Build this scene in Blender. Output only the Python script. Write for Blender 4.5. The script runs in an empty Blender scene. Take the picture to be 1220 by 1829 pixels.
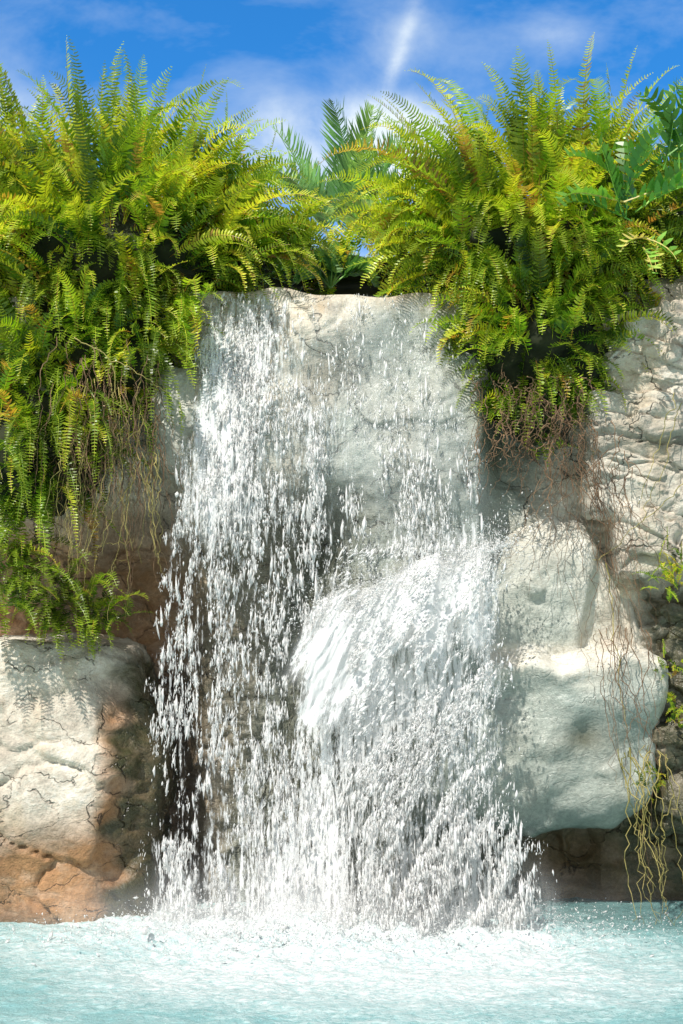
import bpy, bmesh, math, random
import numpy as np
from mathutils import Vector
rng = np.random.default_rng(7)
random.seed(7)
scene = bpy.context.scene
scene.view_settings.view_transform = 'Standard'
scene.view_settings.look = 'None'
scene.view_settings.exposure = 0
COL = scene.collection
F = 2229.0
CAMY = -7.0; CAMZ = 1.4

def W(px, py, y):
    d = y - CAMY
    return ((px-610)*d/F, y, CAMZ-(py-1194)*d/F)
def Wn(px, py, y):
    d = y - CAMY
    return np.stack([(px-610)*d/F, y+0*px, CAMZ-(py-1194)*d/F], -1)

# ---------------------------------------------------------------- noise
def _h(i, j, k, s):
    n = (i*374761393 + j*668265263 + k*2147483647 + s*974634777) & 0xFFFFFFFF
    n = ((n ^ (n >> 13))*1274126177) & 0xFFFFFFFF
    n = ((n ^ (n >> 16))*2246822519) & 0xFFFFFFFF
    n = n ^ (n >> 15)
    return (n & 0xFFFFFF)/float(0xFFFFFF)
def vnoise(p, s=0):
    f = np.floor(p); i = f.astype(np.int64); t = p-f
    t = t*t*t*(t*(t*6-15)+10)
    r = 0
    for a in (0, 1):
        wa = t[..., 0] if a else 1-t[..., 0]
        for b in (0, 1):
            wb = t[..., 1] if b else 1-t[..., 1]
            for c in (0, 1):
                wc = t[..., 2] if c else 1-t[..., 2]
                r = r + wa*wb*wc*_h(i[..., 0]+a, i[..., 1]+b, i[..., 2]+c, s)
    return r*2-1
def fbm(p, s=0, o=5, g=0.5):
    r = 0; a = 1; tot = 0
    for k in range(o):
        r = r + a*vnoise(p*(2.03**k)+k*17.3, s+k); tot += a; a *= g
    return r/tot*1.6
def voro(p, s=0):
    f = np.floor(p).astype(np.int64)
    n = p.shape[0]
    d1 = np.full(n, 9e9); d2 = np.full(n, 9e9); cr = np.zeros(n); ti = np.zeros(n)
    for a in (-1, 0, 1):
        for b in (-1, 0, 1):
            for c in (-1, 0, 1):
                i = f[:, 0]+a; j = f[:, 1]+b; k = f[:, 2]+c
                q = np.stack([i+_h(i, j, k, s+1), j+_h(i, j, k, s+2), k+_h(i, j, k, s+3)], 1)
                dv = p-q; d = np.sqrt((dv**2).sum(1))
                m = d < d1
                d2 = np.where(m, d1, np.minimum(d2, d)); d1 = np.where(m, d, d1)
                cr = np.where(m, _h(i, j, k, s+4), cr)
                tv = dv[:, 0]*(_h(i, j, k, s+5)*2-1)+dv[:, 1]*(_h(i, j, k, s+6)*2-1)+dv[:, 2]*(_h(i, j, k, s+7)*2-1)
                ti = np.where(m, tv, ti)
    return cr, ti, d2-d1
def sst(a, b, x):
    t = np.clip((x-a)/(b-a), 0, 1); return t*t*(3-2*t)
def rockdisp(p, seed, big=0.06, block=0.05, fine=0.012, strata=0.0):
    wv = np.stack([fbm(p*1.6, seed+50, 3), fbm(p*1.6, seed+60, 3), fbm(p*1.6, seed+70, 3)], 1)
    w2 = np.stack([fbm(p*9, seed+51, 2), fbm(p*9, seed+61, 2), fbm(p*9, seed+71, 2)], 1)
    q = p+wv*0.18+w2*0.02
    c, t, e = voro(q*np.array([1.5, 1.5, 2.8]), seed)
    c2, t2, e2 = voro(q*np.array([3.6, 3.6, 8.0])+5, seed+20)
    sm = sst(0.0, 0.09, e)
    d = big*fbm(p*1.4, seed, 4) + block*((c-0.5) + 0.9*t)*sm - block*0.35*np.exp(-e*40)
    mask = sst(-0.1, 0.35, fbm(p*1.1, seed+90, 2))
    k = min(1, block/0.05)
    d = d + k*mask*((0.018*(c2-0.5)+0.03*t2)*sst(0, .12, e2)-0.012*np.exp(-e2*30))
    if strata:
        zz = (p[:, 2]+0.12*p[:, 0])*8+fbm(p*0.9, seed+31, 3)*0.7
        fr = zz-np.floor(zz)
        lv = _h(np.floor(zz).astype(np.int64), np.floor(zz).astype(np.int64)*0, np.floor(q[:, 0]*1.1).astype(np.int64), seed)
        d = d+strata*((lv-0.5)*sst(0, .12, fr)*sst(0, .05, 1-fr)-0.25*np.exp(-fr*14))
    return d + fine*fbm(p*7, seed+3, 6, 0.62)

# ---------------------------------------------------------------- mesh helpers
def new_mesh(name, V, quads=None, tris=None, smooth=True, attrs=None):
    me = bpy.data.meshes.new(name)
    V = np.asarray(V, dtype=np.float32)
    lv = []; ls = []; off = 0
    if quads is not None and len(quads):
        q = np.asarray(quads, dtype=np.int32); lv.append(q.ravel()); ls.append(off+4*np.arange(len(q))); off += 4*len(q)
    if tris is not None and len(tris):
        t = np.asarray(tris, dtype=np.int32); lv.append(t.ravel()); ls.append(off+3*np.arange(len(t))); off += 3*len(t)
    lv = np.concatenate(lv); ls = np.concatenate(ls).astype(np.int32)
    me.vertices.add(len(V)); me.vertices.foreach_set('co', V.ravel())
    me.loops.add(len(lv)); me.loops.foreach_set('vertex_index', lv)
    me.polygons.add(len(ls)); me.polygons.foreach_set('loop_start', ls)
    me.update(calc_edges=True)
    me.polygons.foreach_set('use_smooth', np.full(len(me.polygons), bool(smooth)))
    if attrs:
        for k, v in attrs.items():
            a = me.attributes.new(k, 'FLOAT_COLOR', 'POINT')
            v = np.asarray(v, dtype=np.float32)
            if v.shape[1] == 3:
                v = np.concatenate([v, np.ones((len(v), 1), np.float32)], 1)
            a.data.foreach_set('color', v.ravel())
    return me
def add_obj(name, me, mat=None, parent=None, label=None, category=None, kind=None, group=None, origin=None):
    o = bpy.data.objects.new(name, me)
    COL.objects.link(o)
    if origin is not None and me is not None:
        n = len(me.vertices); co = np.empty(n*3, np.float32); me.vertices.foreach_get('co', co)
        co = co.reshape(-1, 3)-np.array(origin, np.float32); me.vertices.foreach_set('co', co.ravel()); me.update()
        o.location = origin
    if mat and me is not None: me.materials.append(mat)
    if parent: o.parent = parent
    if label: o["label"] = label
    if category: o["category"] = category
    if kind: o["kind"] = kind
    if group: o["group"] = group
    return o
def grid_quads(nr, nc):
    a = (np.arange(nr-1)[:, None]*nc+np.arange(nc-1)[None, :]).ravel()
    return np.stack([a, a+1, a+nc+1, a+nc], 1)
def st3(a, b, c): return np.stack([a, b, c], 1)

# ---------------------------------------------------------------- node helpers
class NT:
    def __init__(s, nt): s.t = nt; nt.nodes.clear()
    def n(s, typ, **kw):
        x = s.t.nodes.new(typ)
        for k, v in kw.items():
            if k == 'inp':
                for a, b in v.items(): s.set(x, a, b)
            else: setattr(x, k, v)
        return x
    def set(s, x, a, b):
        if isinstance(b, bpy.types.NodeSocket): s.t.links.new(b, x.inputs[a])
        else: x.inputs[a].default_value = b
    def math(s, op, a, b=0.0, c=None, clamp=False):
        x = s.n('ShaderNodeMath', operation=op, use_clamp=clamp); s.set(x, 0, a); s.set(x, 1, b)
        if c is not None: s.set(x, 2, c)
        return x.outputs[0]
    def mix(s, f, a, b, blend='MIX'):
        x = s.n('ShaderNodeMix', data_type='RGBA', blend_type=blend); s.set(x, 0, f)
        s.set(x, 6, a if isinstance(a, bpy.types.NodeSocket) else (*a, 1)); s.set(x, 7, b if isinstance(b, bpy.types.NodeSocket) else (*b, 1))
        return x.outputs[2]
    def ramp(s, f, stops, interp='LINEAR'):
        x = s.n('ShaderNodeValToRGB'); s.set(x, 0, f); r = x.color_ramp; r.interpolation = interp
        while len(r.elements) < len(stops): r.elements.new(0.5)
        for e, (p, c) in zip(r.elements, stops):
            e.position = p; e.color = (*c, 1) if not isinstance(c, (int, float)) else (c, c, c, 1)
        return x.outputs[0]
    def noise(s, v, scale, detail=5, rough=0.55, dist=0.0):
        x = s.n('ShaderNodeTexNoise', inp={'Scale': scale, 'Detail': detail, 'Roughness': rough, 'Distortion': dist}); s.set(x, 'Vector', v)
        return x
    def mapping(s, v, scale=(1, 1, 1), loc=(0, 0, 0), rot=(0, 0, 0)):
        x = s.n('ShaderNodeMapping', inp={'Scale': scale, 'Location': loc, 'Rotation': rot}); s.set(x, 'Vector', v)
        return x.outputs[0]
def mat(name):
    m = bpy.data.materials.new(name); m.use_nodes = True
    return m, NT(m.node_tree)

# ---------------------------------------------------------------- materials
def rock_mat(name, light, mid, dark, crk=1.0, bump=0.85):
    m, N = mat(name)
    pos = N.n('ShaderNodeNewGeometry').outputs['Position']
    z = N.n('ShaderNodeAttribute', attribute_name='zone')
    sep = N.n('ShaderNodeSeparateColor'); N.set(sep, 0, z.outputs['Color'])
    n1 = N.noise(pos, 1.7, 5, 0.6, 0.3).outputs[0]
    n2 = N.noise(N.mapping(pos, (5, 5, 9)), 1.0, 6, 0.70, 0.5).outputs[0]
    n3 = N.noise(pos, 45, 3, 0.7).outputs[0]
    warp = N.n('ShaderNodeVectorMath', operation='ADD')
    sc = N.n('ShaderNodeVectorMath', operation='SCALE'); N.set(sc, 0, N.noise(pos, 3.5, 4, 0.6).outputs['Color']); sc.inputs['Scale'].default_value = 0.30
    N.set(warp, 0, pos); N.set(warp, 1, sc.outputs[0])
    v = N.n('ShaderNodeTexVoronoi', feature='DISTANCE_TO_EDGE', inp={'Scale': 1.9}); N.set(v, 'Vector', N.mapping(warp.outputs[0], (1, 1, 1.6), (0, 0, 0), (0, 0.4, 0)))
    crmask = N.ramp(n2, [(0.44, 0), (0.58, 1)])
    crack = N.math('MULTIPLY', N.ramp(v.outputs['Distance'], [(0.0, crk), (0.010, 0)]), crmask)
    c = N.ramp(n1, [(0.3, dark), (0.44, mid), (0.58, light), (0.8, tuple(min(1, k*1.12) for k in light))])
    c = N.mix(N.ramp(n2, [(0.45, 0.0), (0.66, 0.65)]), c, tuple(k*0.6 for k in mid))
    warm = N.ramp(N.noise(N.mapping(pos, (2.5, 2.5, 1.1), (3, 1, 7)), 1.2, 3, 0.6, 0.4).outputs[0], [(0.52, 0), (0.7, 0.6)])
    c = N.mix(N.math('MULTIPLY', warm, crk), c, (0.52, 0.38, 0.22))
    br = N.math('MULTIPLY', sep.outputs[0], N.math('MULTIPLY_ADD', n2, 1.1, 0.4), clamp=True)
    brc = N.ramp(n1, [(0.35, (0.13, 0.065, 0.03)), (0.6, (0.42, 0.22, 0.10))])
    c = N.mix(br, c, brc)
    gr = N.math('MULTIPLY', sep.outputs[1], N.math('MULTIPLY_ADD', n1, 1.4, 0.1), clamp=True)
    c = N.mix(gr, c, N.mix(n2, (0.17, 0.21, 0.19), (0.38, 0.43, 0.38)))
    wet_shade = N.math('MULTIPLY', sep.outputs[2], N.math('MULTIPLY_ADD', n2, 1.5, 0.15), clamp=True)  # third zone channel: wet mossy rock plus painted shade
    c = N.mix(wet_shade, c, N.mix(n1, (0.03, 0.045, 0.012), (0.10, 0.08, 0.045)))
    c = N.mix(N.math('MULTIPLY', crack, 0.8), c, (0.07, 0.05, 0.035))
    c = N.mix(0.6, c, N.ramp(n3, [(0.3, 0.35), (0.7, 0.72)]), 'OVERLAY')
    b = N.n('ShaderNodeBsdfPrincipled'); N.set(b, 'Base Color', c)
    N.set(b, 'Roughness', N.math('SUBTRACT', 0.8, N.math('MULTIPLY', N.math('MAXIMUM', sep.outputs[1], sep.outputs[2]), 0.5)))
    h = N.math('ADD', N.math('MULTIPLY', n2, 0.7), N.math('MULTIPLY', n3, 0.3))
    h = N.math('SUBTRACT', h, N.math('MULTIPLY', crack, 0.8))
    bp = N.n('ShaderNodeBump', inp={'Strength': bump, 'Distance': 0.035}); N.set(bp, 'Height', h)
    N.set(b, 'Normal', bp.outputs[0])
    o = N.n('ShaderNodeOutputMaterial'); N.set(o, 0, b.outputs[0])
    return m
M_rock = rock_mat('rock', (0.72, 0.65, 0.54), (0.54, 0.47, 0.38), (0.31, 0.26, 0.20))
M_grey = rock_mat('grey_rock', (0.74, 0.70, 0.60), (0.63, 0.60, 0.51), (0.45, 0.42, 0.35), 0.2, 0.6)

def leaf_mat(name, ca, cb, cc, old, trans=0.45):
    m, N = mat(name)
    a = N.n('ShaderNodeAttribute', attribute_name='tint')
    sep = N.n('ShaderNodeSeparateColor'); N.set(sep, 0, a.outputs['Color'])
    c = N.ramp(sep.outputs[0], [(0.0, ca), (0.45, cb), (0.9, cc), (0.97, old)])
    c = N.mix(N.math('MULTIPLY', sep.outputs[1], 0.55), c, cc)  # frond tips tinted yellow to paint in sunlit highlights
    pos = N.n('ShaderNodeNewGeometry').outputs['Position']
    c = N.mix(0.75, c, N.ramp(N.noise(pos, 3.2, 2).outputs[0], [(0.30, 0.14), (0.60, 0.82)]), 'OVERLAY')
    b = N.n('ShaderNodeBsdfPrincipled', inp={'Roughness': 0.36}); N.set(b, 'Base Color', c)
    t = N.n('ShaderNodeBsdfTranslucent'); N.set(t, 0, N.mix(1.0, c, (1.45, 1.35, 0.5), 'MULTIPLY'))
    x = N.n('ShaderNodeMixShader'); x.inputs[0].default_value = trans; N.set(x, 1, b.outputs[0]); N.set(x, 2, t.outputs[0])
    o = N.n('ShaderNodeOutputMaterial'); N.set(o, 0, x.outputs[0])
    return m
M_fern = leaf_mat('fern_leaf', (0.014, 0.065, 0.010), (0.14, 0.30, 0.016), (0.66, 0.71, 0.06), (0.40, 0.20, 0.06), 0.42)
M_palm = leaf_mat('palm_leaf', (0.06, 0.19, 0.08), (0.15, 0.36, 0.13), (0.42, 0.56, 0.20), (0.3, 0.3, 0.1))
M_zamia = leaf_mat('cycad_leaf', (0.03, 0.12, 0.02), (0.08, 0.26, 0.035), (0.24, 0.45, 0.07), (0.62, 0.47, 0.15), 0.3)

def simple_mat(name, c1, c2, rough=0.8):
    m, N = mat(name)
    pos = N.n('ShaderNodeNewGeometry').outputs['Position']
    c = N.ramp(N.noise(pos, 6, 4).outputs[0], [(0.35, c1), (0.65, c2)])
    b = N.n('ShaderNodeBsdfPrincipled', inp={'Roughness': rough}); N.set(b, 'Base Color', c)
    o = N.n('ShaderNodeOutputMaterial'); N.set(o, 0, b.outputs[0])
    return m
M_root = simple_mat('dry_root', (0.09, 0.05, 0.025), (0.30, 0.18, 0.10))
M_vine = simple_mat('vine_stem', (0.22, 0.20, 0.05), (0.50, 0.40, 0.14))
M_soil = simple_mat('soil', (0.05, 0.07, 0.02), (0.12, 0.10, 0.05), 0.95)
M_bed = simple_mat('soil_shade', (0.010, 0.016, 0.005), (0.035, 0.04, 0.015), 0.95)  # near-black colour stands in for deep shade inside the fern clumps

def drop_mat():
    m, N = mat('aerated_water')
    b = N.n('ShaderNodeBsdfPrincipled', inp={'Base Color': (0.98, 0.975, 0.965, 1), 'Roughness': 0.2})
    t = N.n('ShaderNodeBsdfTranslucent', inp={'Color': (0.99, 0.99, 0.98, 1)})
    x = N.n('ShaderNodeMixShader'); x.inputs[0].default_value = 0.4; N.set(x, 1, b.outputs[0]); N.set(x, 2, t.outputs[0])
    o = N.n('ShaderNodeOutputMaterial'); N.set(o, 0, x.outputs[0]); return m
M_drop = drop_mat()

def curtain_mat(name, seed, amt, tint=(0.97, 0.97, 0.965)):
    m, N = mat(name)
    a = N.n('ShaderNodeAttribute', attribute_name='dens')
    sep = N.n('ShaderNodeSeparateColor'); N.set(sep, 0, a.outputs['Color'])
    st = N.n('ShaderNodeAttribute', attribute_name='flow').outputs['Vector']
    s1 = N.noise(N.mapping(st, (26, 1.6, 1), (seed, 0, 0)), 1.0, 3, 0.7, 0.3).outputs[0]
    s2 = N.noise(N.mapping(st, (70, 14, 1), (seed, 3, 0)), 1.0, 3, 0.75, 0.6).outputs[0]
    k = N.math('ADD', N.math('MULTIPLY', s1, 0.5), N.math('MULTIPLY', s2, 0.5))
    th = N.math('SUBTRACT', 0.64, N.math('MULTIPLY', sep.outputs[0], 0.24))
    al = N.math('MULTIPLY', N.math('SUBTRACT', k, th), 11.0, clamp=True)
    al = N.math('MULTIPLY', al, amt)
    al = N.math('MAXIMUM', al, N.math('MULTIPLY', sep.outputs[2], N.math('MULTIPLY_ADD', s1, 1.6, -0.2)), clamp=True)
    al = N.math('MULTIPLY', al, sep.outputs[1], clamp=True)
    b = N.n('ShaderNodeBsdfPrincipled', inp={'Base Color': (*tint, 1), 'Roughness': 0.2})
    bp = N.n('ShaderNodeBump', inp={'Strength': 0.35, 'Distance': 0.02}); N.set(bp, 'Height', k); N.set(b, 'Normal', bp.outputs[0])
    t = N.n('ShaderNodeBsdfTranslucent', inp={'Color': (*tint, 1)})
    x = N.n('ShaderNodeMixShader'); x.inputs[0].default_value = 0.3; N.set(x, 1, b.outputs[0]); N.set(x, 2, t.outputs[0])
    tr = N.n('ShaderNodeBsdfTransparent')
    y = N.n('ShaderNodeMixShader'); N.set(y, 0, al); N.set(y, 1, tr.outputs[0]); N.set(y, 2, x.outputs[0])
    o = N.n('ShaderNodeOutputMaterial'); N.set(o, 0, y.outputs[0]); return m

def pool_mat():
    m, N = mat('pool_water')
    pos = N.n('ShaderNodeNewGeometry').outputs['Position']
    a = N.n('ShaderNodeAttribute', attribute_name='foam')
    sep = N.n('ShaderNodeSeparateColor'); N.set(sep, 0, a.outputs['Color'])
    n1 = N.noise(N.mapping(pos, (4, 6, 5)), 1, 5, 0.7, 0.8).outputs[0]
    n2 = N.noise(N.mapping(pos, (26, 40, 20)), 1, 5, 0.78, 0.6).outputs[0]
    k = N.math('ADD', N.math('MULTIPLY', n1, 0.5), N.math('MULTIPLY', n2, 0.5))
    th = N.math('SUBTRACT', 0.72, N.math('MULTIPLY', sep.outputs[0], 0.54))
    f = N.math('MULTIPLY', N.math('SUBTRACT', k, th), 3.4, clamp=True)
    col = N.ramp(n1, [(0.3, (0.24, 0.51, 0.52)), (0.7, (0.41, 0.67, 0.66))])
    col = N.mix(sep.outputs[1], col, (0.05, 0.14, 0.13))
    fo = N.mix(N.math('POWER', sep.outputs[0], 1.6), N.ramp(n2, [(0.38, (0.46, 0.69, 0.69)), (0.56, (0.78, 0.88, 0.87))]), N.ramp(n2, [(0.40, (0.62, 0.75, 0.75)), (0.56, (0.88, 0.92, 0.91))]))
    c = N.mix(f, col, fo)
    b = N.n('ShaderNodeBsdfPrincipled', inp={'Roughness': 0.12}); N.set(b, 'Base Color', c)
    N.set(b, 'Roughness', N.math('MULTIPLY_ADD', f, 0.5, 0.14))
    bp = N.n('ShaderNodeBump', inp={'Strength': 0.7, 'Distance': 0.04}); N.set(bp, 'Height', N.math('ADD', n2, n1)); N.set(b, 'Normal', bp.outputs[0])
    o = N.n('ShaderNodeOutputMaterial'); N.set(o, 0, b.outputs[0]); return m
M_pool = pool_mat()

# ---------------------------------------------------------------- cliff
DREF = 7.3
def cliff_depth(x, z):
    px = 610+x*F/DREF; py = 1194-(z-CAMZ)*F/DREF
    y = 0.30+0*x
    cm = sst(300, 370, px)*(1-sst(840, 900, px))
    y = y - cm*(0.05+0.26*sst(530, 880, py))
    y = y - cm*0.10*np.exp(-((px-560)/120)**2-((py-600)/60)**2)
    y = y - cm*0.12*np.exp(-((px-480)/90)**2-((py-740)/70)**2)
    y = y - cm*0.06*np.exp(-((px-720)/90)**2-((py-830)/90)**2)
    cave = sst(860, 1040, py+(px-450)*0.1)*(1-sst(520, 640, px-0.25*np.clip(1100-py, -200, 200)))*sst(150, 300, px)
    y = y + cave*0.5
    lr = (1-sst(230, 320, px))*sst(880, 1000, py)
    y = y + lr*0.25
    rg = sst(1040, 1120, px)
    y = y - rg*0.10*sst(520, 900, py)
    un = sst(700, 820, px)*sst(1400, 1500, py)
    y = y + un*0.35
    return y
def cliff_top(x):
    px = 610+x*F/DREF
    ch = sst(330, 400, px)*(1-sst(770, 850, px))
    lip = 3.575+0.03*np.exp(-((px-480)/60)**2)-0.02*np.exp(-((px-640)/80)**2)+0.012*np.sin(px/19)
    return lip*ch + (1-ch)*(3.62+0.05*np.sin(x*3)+0.06*sst(1000, 1200, px))
xs = np.concatenate([np.linspace(-9, -2.6, 60, endpoint=False), np.linspace(-2.6, 2.6, 430), np.linspace(2.6, 9, 61)[1:]])
nf = 330; nb = 50
zt = cliff_top(xs)
P = []
for i in range(nf):
    f = i/(nf-1)
    P.append(np.stack([xs, cliff_depth(xs, -0.8+f*(zt+0.8)), -0.8+f*(zt+0.8)], 1))
for i in range(nb):
    f = ((i+1)/nb)**2
    px = 610+xs*F/DREF
    ch = sst(330, 400, px)*(1-sst(770, 850, px))
    P.append(np.stack([xs, P[nf-1][:, 1]+0.02+f*9, zt+(1-ch)*0.10*sst(0, 0.02, f)-0.02*ch*sst(0, 0.1, f)], 1))
P = np.stack(P); nr, nc = P.shape[:2]
flat = P.reshape(-1, 3)
dA = rockdisp(flat, 11, 0.08, 0.07, 0.018, 0.04)
dB = rockdisp(flat, 12, 0.06, 0.022, 0.014)
PXf = 610+flat[:, 0]*F/DREF; PYf = 1194-(flat[:, 2]-CAMZ)*F/DREF
cmid = sst(300, 380, PXf)*(1-sst(840, 900, PXf))*(1-sst(860, 930, PYf)*(1-sst(560, 640, PXf)))
dsp = (dA*(1-cmid)+dB*cmid).reshape(nr, nc)
onface = np.ones(nr); onface[nf:] = 0
taper = np.ones(nr); taper[nf-6:nf] = np.linspace(1, 0.5, 6)
P[:, :, 1] -= dsp*(onface*taper)[:, None]
P[nf:, :, 1] -= dsp[nf-1][None, :]*0.5
P[nf:, :, 2] += 0.3*dsp[nf:]*np.linspace(0, 1, nb)[:, None]
CL = P.copy()
def cliff_y(x, z):
    ci = np.clip(np.searchsorted(xs, x), 1, nc-1)
    f = np.clip((z+0.8)/(zt[ci]+0.8), 0, 1)
    ri = np.clip((f*(nf-1)).astype(int), 0, nf-1)
    return CL[ri, ci, 1]
fx, fz = P[:, :, 0].ravel(), P[:, :, 2].ravel()
PX = 610+fx*F/DREF; PY = 1194-(fz-CAMZ)*F/DREF
zone = np.zeros((len(PX), 3))
lowl = sst(860, 1000, PY)*(1-sst(650, 760, PX))
zone[:, 0] = np.clip(lowl*0.85*(1-0.6*sst(280, 380, PX))+1.0*sst(1440, 1540, PY)*sst(500, 700, PX), 0, 1)
zone[:, 1] = 1.1*sst(560, 680, PX+0.25*(PY-700))*(1-sst(900, 1000, PX))*sst(530, 580, PY)+0.5*sst(360, 420, PX)*(1-sst(560, 680, PX))*sst(560, 640, PY)
zone[:, 1] *= (1-0.8*np.exp(-((PX-520)/80)**2-((PY-585)/45)**2))*(1-0.7*np.exp(-((PX-470)/55)**2-((PY-725)/40)**2))
zone[:, 2] = np.clip(0.6*sst(860, 960, PY)*sst(250, 380, PX)*(1-sst(560, 680, PX)) + 0.7*sst(1380, 1500, PY)*sst(650, 760, PX)  # shade of the cave and undercut painted dark into the rock
                     + 0.9*sst(1120, 1160, PX)*sst(1000, 1080, PY)+0.8*np.exp(-((PX-905)/80)**2-((PY-790)/70)**2)  # moss at far right, then the fern overhang's cast shadow painted in
                     + 0.5*np.exp(-((PX-600)/60)**2-((PY-680)/26)**2)+0.35*np.exp(-((PX-640)/150)**2-((PY-930)/90)**2), 0, 1)
zone = np.clip(zone, 0, 1)
add_obj('cliff', new_mesh('rock_cliff', P.reshape(-1, 3), grid_quads(nr, nc), attrs={'zone': zone}), M_rock, kind='structure', label='layered beige rock cliff with an overhanging lip above pool', category='cliff')

gx = np.linspace(-150, 150, 60); gy = np.linspace(7.0, 300, 60)
G = np.stack(np.meshgrid(gx, gy), -1).reshape(-1, 2)
gz = 3.60+0.25*fbm(np.stack([G[:, 0]*.1, G[:, 1]*.1, 0*G[:, 0]], 1), 5, 3)*sst(12, 40, G[:, 1])
add_obj('ground', new_mesh('ground', np.stack([G[:, 0], G[:, 1], gz], 1), grid_quads(60, 60)), M_soil, kind='structure', label='dark planted soil on top of the rocks', category='ground')

# ---------------------------------------------------------------- boulders
def ico(n):
    bm = bmesh.new(); bmesh.ops.create_icosphere(bm, subdivisions=n, radius=1)
    V = np.array([v.co[:] for v in bm.verts]); T = np.array([[v.index for v in f.verts] for f in bm.faces]); bm.free()
    return V, T
ICO7 = ico(7); ICO6 = ico(6); ICO4 = ico(5)
def boulder(px0, px1, py0, py1, yf, yb, seed, base=ICO7, p=5.0, big=.05, block=.05, shape=None, zone=None, mt=M_rock, label='', name='boulder', strata=0.0, fine=.014):
    D, T = base
    c0 = W(px0, py1, yf); c1 = W(px1, py0, yf)
    cx = (c0[0]+c1[0])/2; cz = (c0[2]+c1[2])/2; hx = (c1[0]-c0[0])/2; hz = (c1[2]-c0[2])/2
    cy = (yf+yb)/2; hy = (yb-yf)/2
    r = (np.abs(D)**p).sum(1)**(-1/p)
    V = D*r[:, None]
    V = V*np.array([hx, hy, hz])+np.array([cx, cy, cz])
    nrm = D*np.array([1/hx, 1/hy, 1/hz]) * np.abs(D)**0.6
    nrm = nrm/np.linalg.norm(nrm, axis=1)[:, None]
    if shape is not None: V = shape(V, (cx, cy, cz), (hx, hy, hz))
    V = V+nrm*rockdisp(V, seed, big, block, fine, strata)[:, None]
    d = V[:, 1]-CAMY
    PX = 610+V[:, 0]*F/d; PY = 1194-(V[:, 2]-CAMZ)*F/d
    Z = np.clip(zone(PX, PY, V), 0, 1) if zone else np.zeros((len(V), 3))
    me = new_mesh(name, V, tris=T, attrs={'zone': Z})
    return add_obj(name, me, mt, label=label, category='rock', origin=(cx, cy, cz))
def shL(V, c, h):
    u = (V[:, 0]-c[0])/h[0]; w = (V[:, 2]-c[2])/h[2]
    V[:, 1] += 0.06*sst(0.0, 1, w)+0.20*sst(0.60, 1, u)
    V[:, 2] += -0.03*sst(0.6, 1, u)*(w > 0)
    V[:, 0] += -0.10*sst(0.35, 1.0, w)*(u > 0) + 0.03*np.sin(w*5)
    return V
boulder(-300, 270, 1138, 1790, -0.16, 0.75, 34, p=14, shape=shL, big=.03, block=.055, strata=.006,
        zone=lambda X, Y, V: st3(1.2*sst(1420, 1560, Y+0.2*(X-100))+0.8*sst(160, 195, X)*sst(1180, 1280, Y), 0*X, 1.2*sst(195, 235, X+18*np.sin(Y/23)+12*np.sin(Y/9)+0.05*(Y-1300))*sst(1150, 1200, Y)+0.5*sst(1625, 1655, Y)+0.5*np.exp(-((X-90)/80)**2-((Y-1490)/35)**2)),
        label='pale cracked boulder with orange-brown waterline standing in the pool')
SL = (-0.03-CAMY)/F
def shR(V, c, h):
    px = 610+V[:, 0]/SL; zb = c[2]-h[2]
    f = (V[:, 2]-zb)/(2*h[2])
    top = CAMZ-(np.interp(px, [540, 620, 700, 800, 880, 940, 1000, 1050, 1100, 1150, 1190], [1190, 1120, 1065, 1015, 968, 925, 885, 905, 965, 1030, 1090])-1194)*SL
    bot = CAMZ-(np.interp(px, [540, 700, 850, 960, 1050, 1120, 1160, 1190], [1440, 1470, 1485, 1508, 1496, 1500, 1480, 1440])-1194)*SL
    V[:, 2] = bot+(top-bot)*f
    py = 1194-(V[:, 2]-CAMZ)/SL
    cr = 1172+9*np.sin(px/31)+6*np.sin(px/13)-0.05*(px-1000)
    fr = (V[:, 1] < c[1])
    V[:, 1] += fr*(0.18*(1-sst(-14, 18, py-cr)) - 0.02*np.exp(-((py-cr-24)/16)**2) + 0.12*(1-sst(880, 1020, py)))
    V[:, 1] += fr*(0.12*sst(1410, 1510, py) + 0.07*np.exp(-((px-1045)/36)**2-((py-1310)/36)**2) + 0.04*np.exp(-((px-930)/60)**2-((py-1330)/110)**2) + 0.03*np.sin((py+0.5*px)/37)*sst(1200, 1260, py))
    V[:, 1] += fr*0.08*sst(1055, 1080, px+0.2*(py-1050))*(1-sst(1140, 1170, px))*(1-sst(1150, 1170, py))
    V[:, 0] -= 0.05*sst(1100, 1190, px)*(1-sst(1150, 1185, py))
    return V
boulder(560, 1196, 892, 1500, -0.05, 0.85, 47, p=7.5, shape=shR, big=.05, block=.022, fine=.014, mt=M_grey,
        zone=lambda X, Y, V: st3(0.3*np.exp(-((X-1050)/60)**2-((Y-1310)/40)**2)+0.25*sst(1060, 1080, X)*(1-sst(1150, 1175, Y)), (1.1*sst(1190, 1235, Y+14*np.sin(X/29))*(1-0.6*sst(1140, 1180, X))+0.7*(1-sst(1010, 1050, X))*sst(960, 1020, Y)*(1-sst(1140, 1160, Y))), 0.8*np.exp(-((X-1045)/34)**2-((Y-1318)/22)**2)+0.5*sst(1470, 1500, Y)+0.5*(1-sst(700, 860, X))),
        label='large pale boulder with sunlit sloping top and wet green-grey face')
boulder(268, 372, 640, 850, 0.10, 0.55, 61, base=ICO6, p=3, mt=M_grey, big=.04, block=.03,
        zone=lambda X, Y, V: st3(0*X, 0.35+0*X, 0.25*sst(780, 850, Y)), label='rounded grey rock beside the top of the waterfall')
boulder(1085, 1420, 545, 715, 0.05, 0.7, 67, base=ICO7, p=14, big=.04, block=.05, strata=.06, label='weathered beige rock slab below the ferns')
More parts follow.
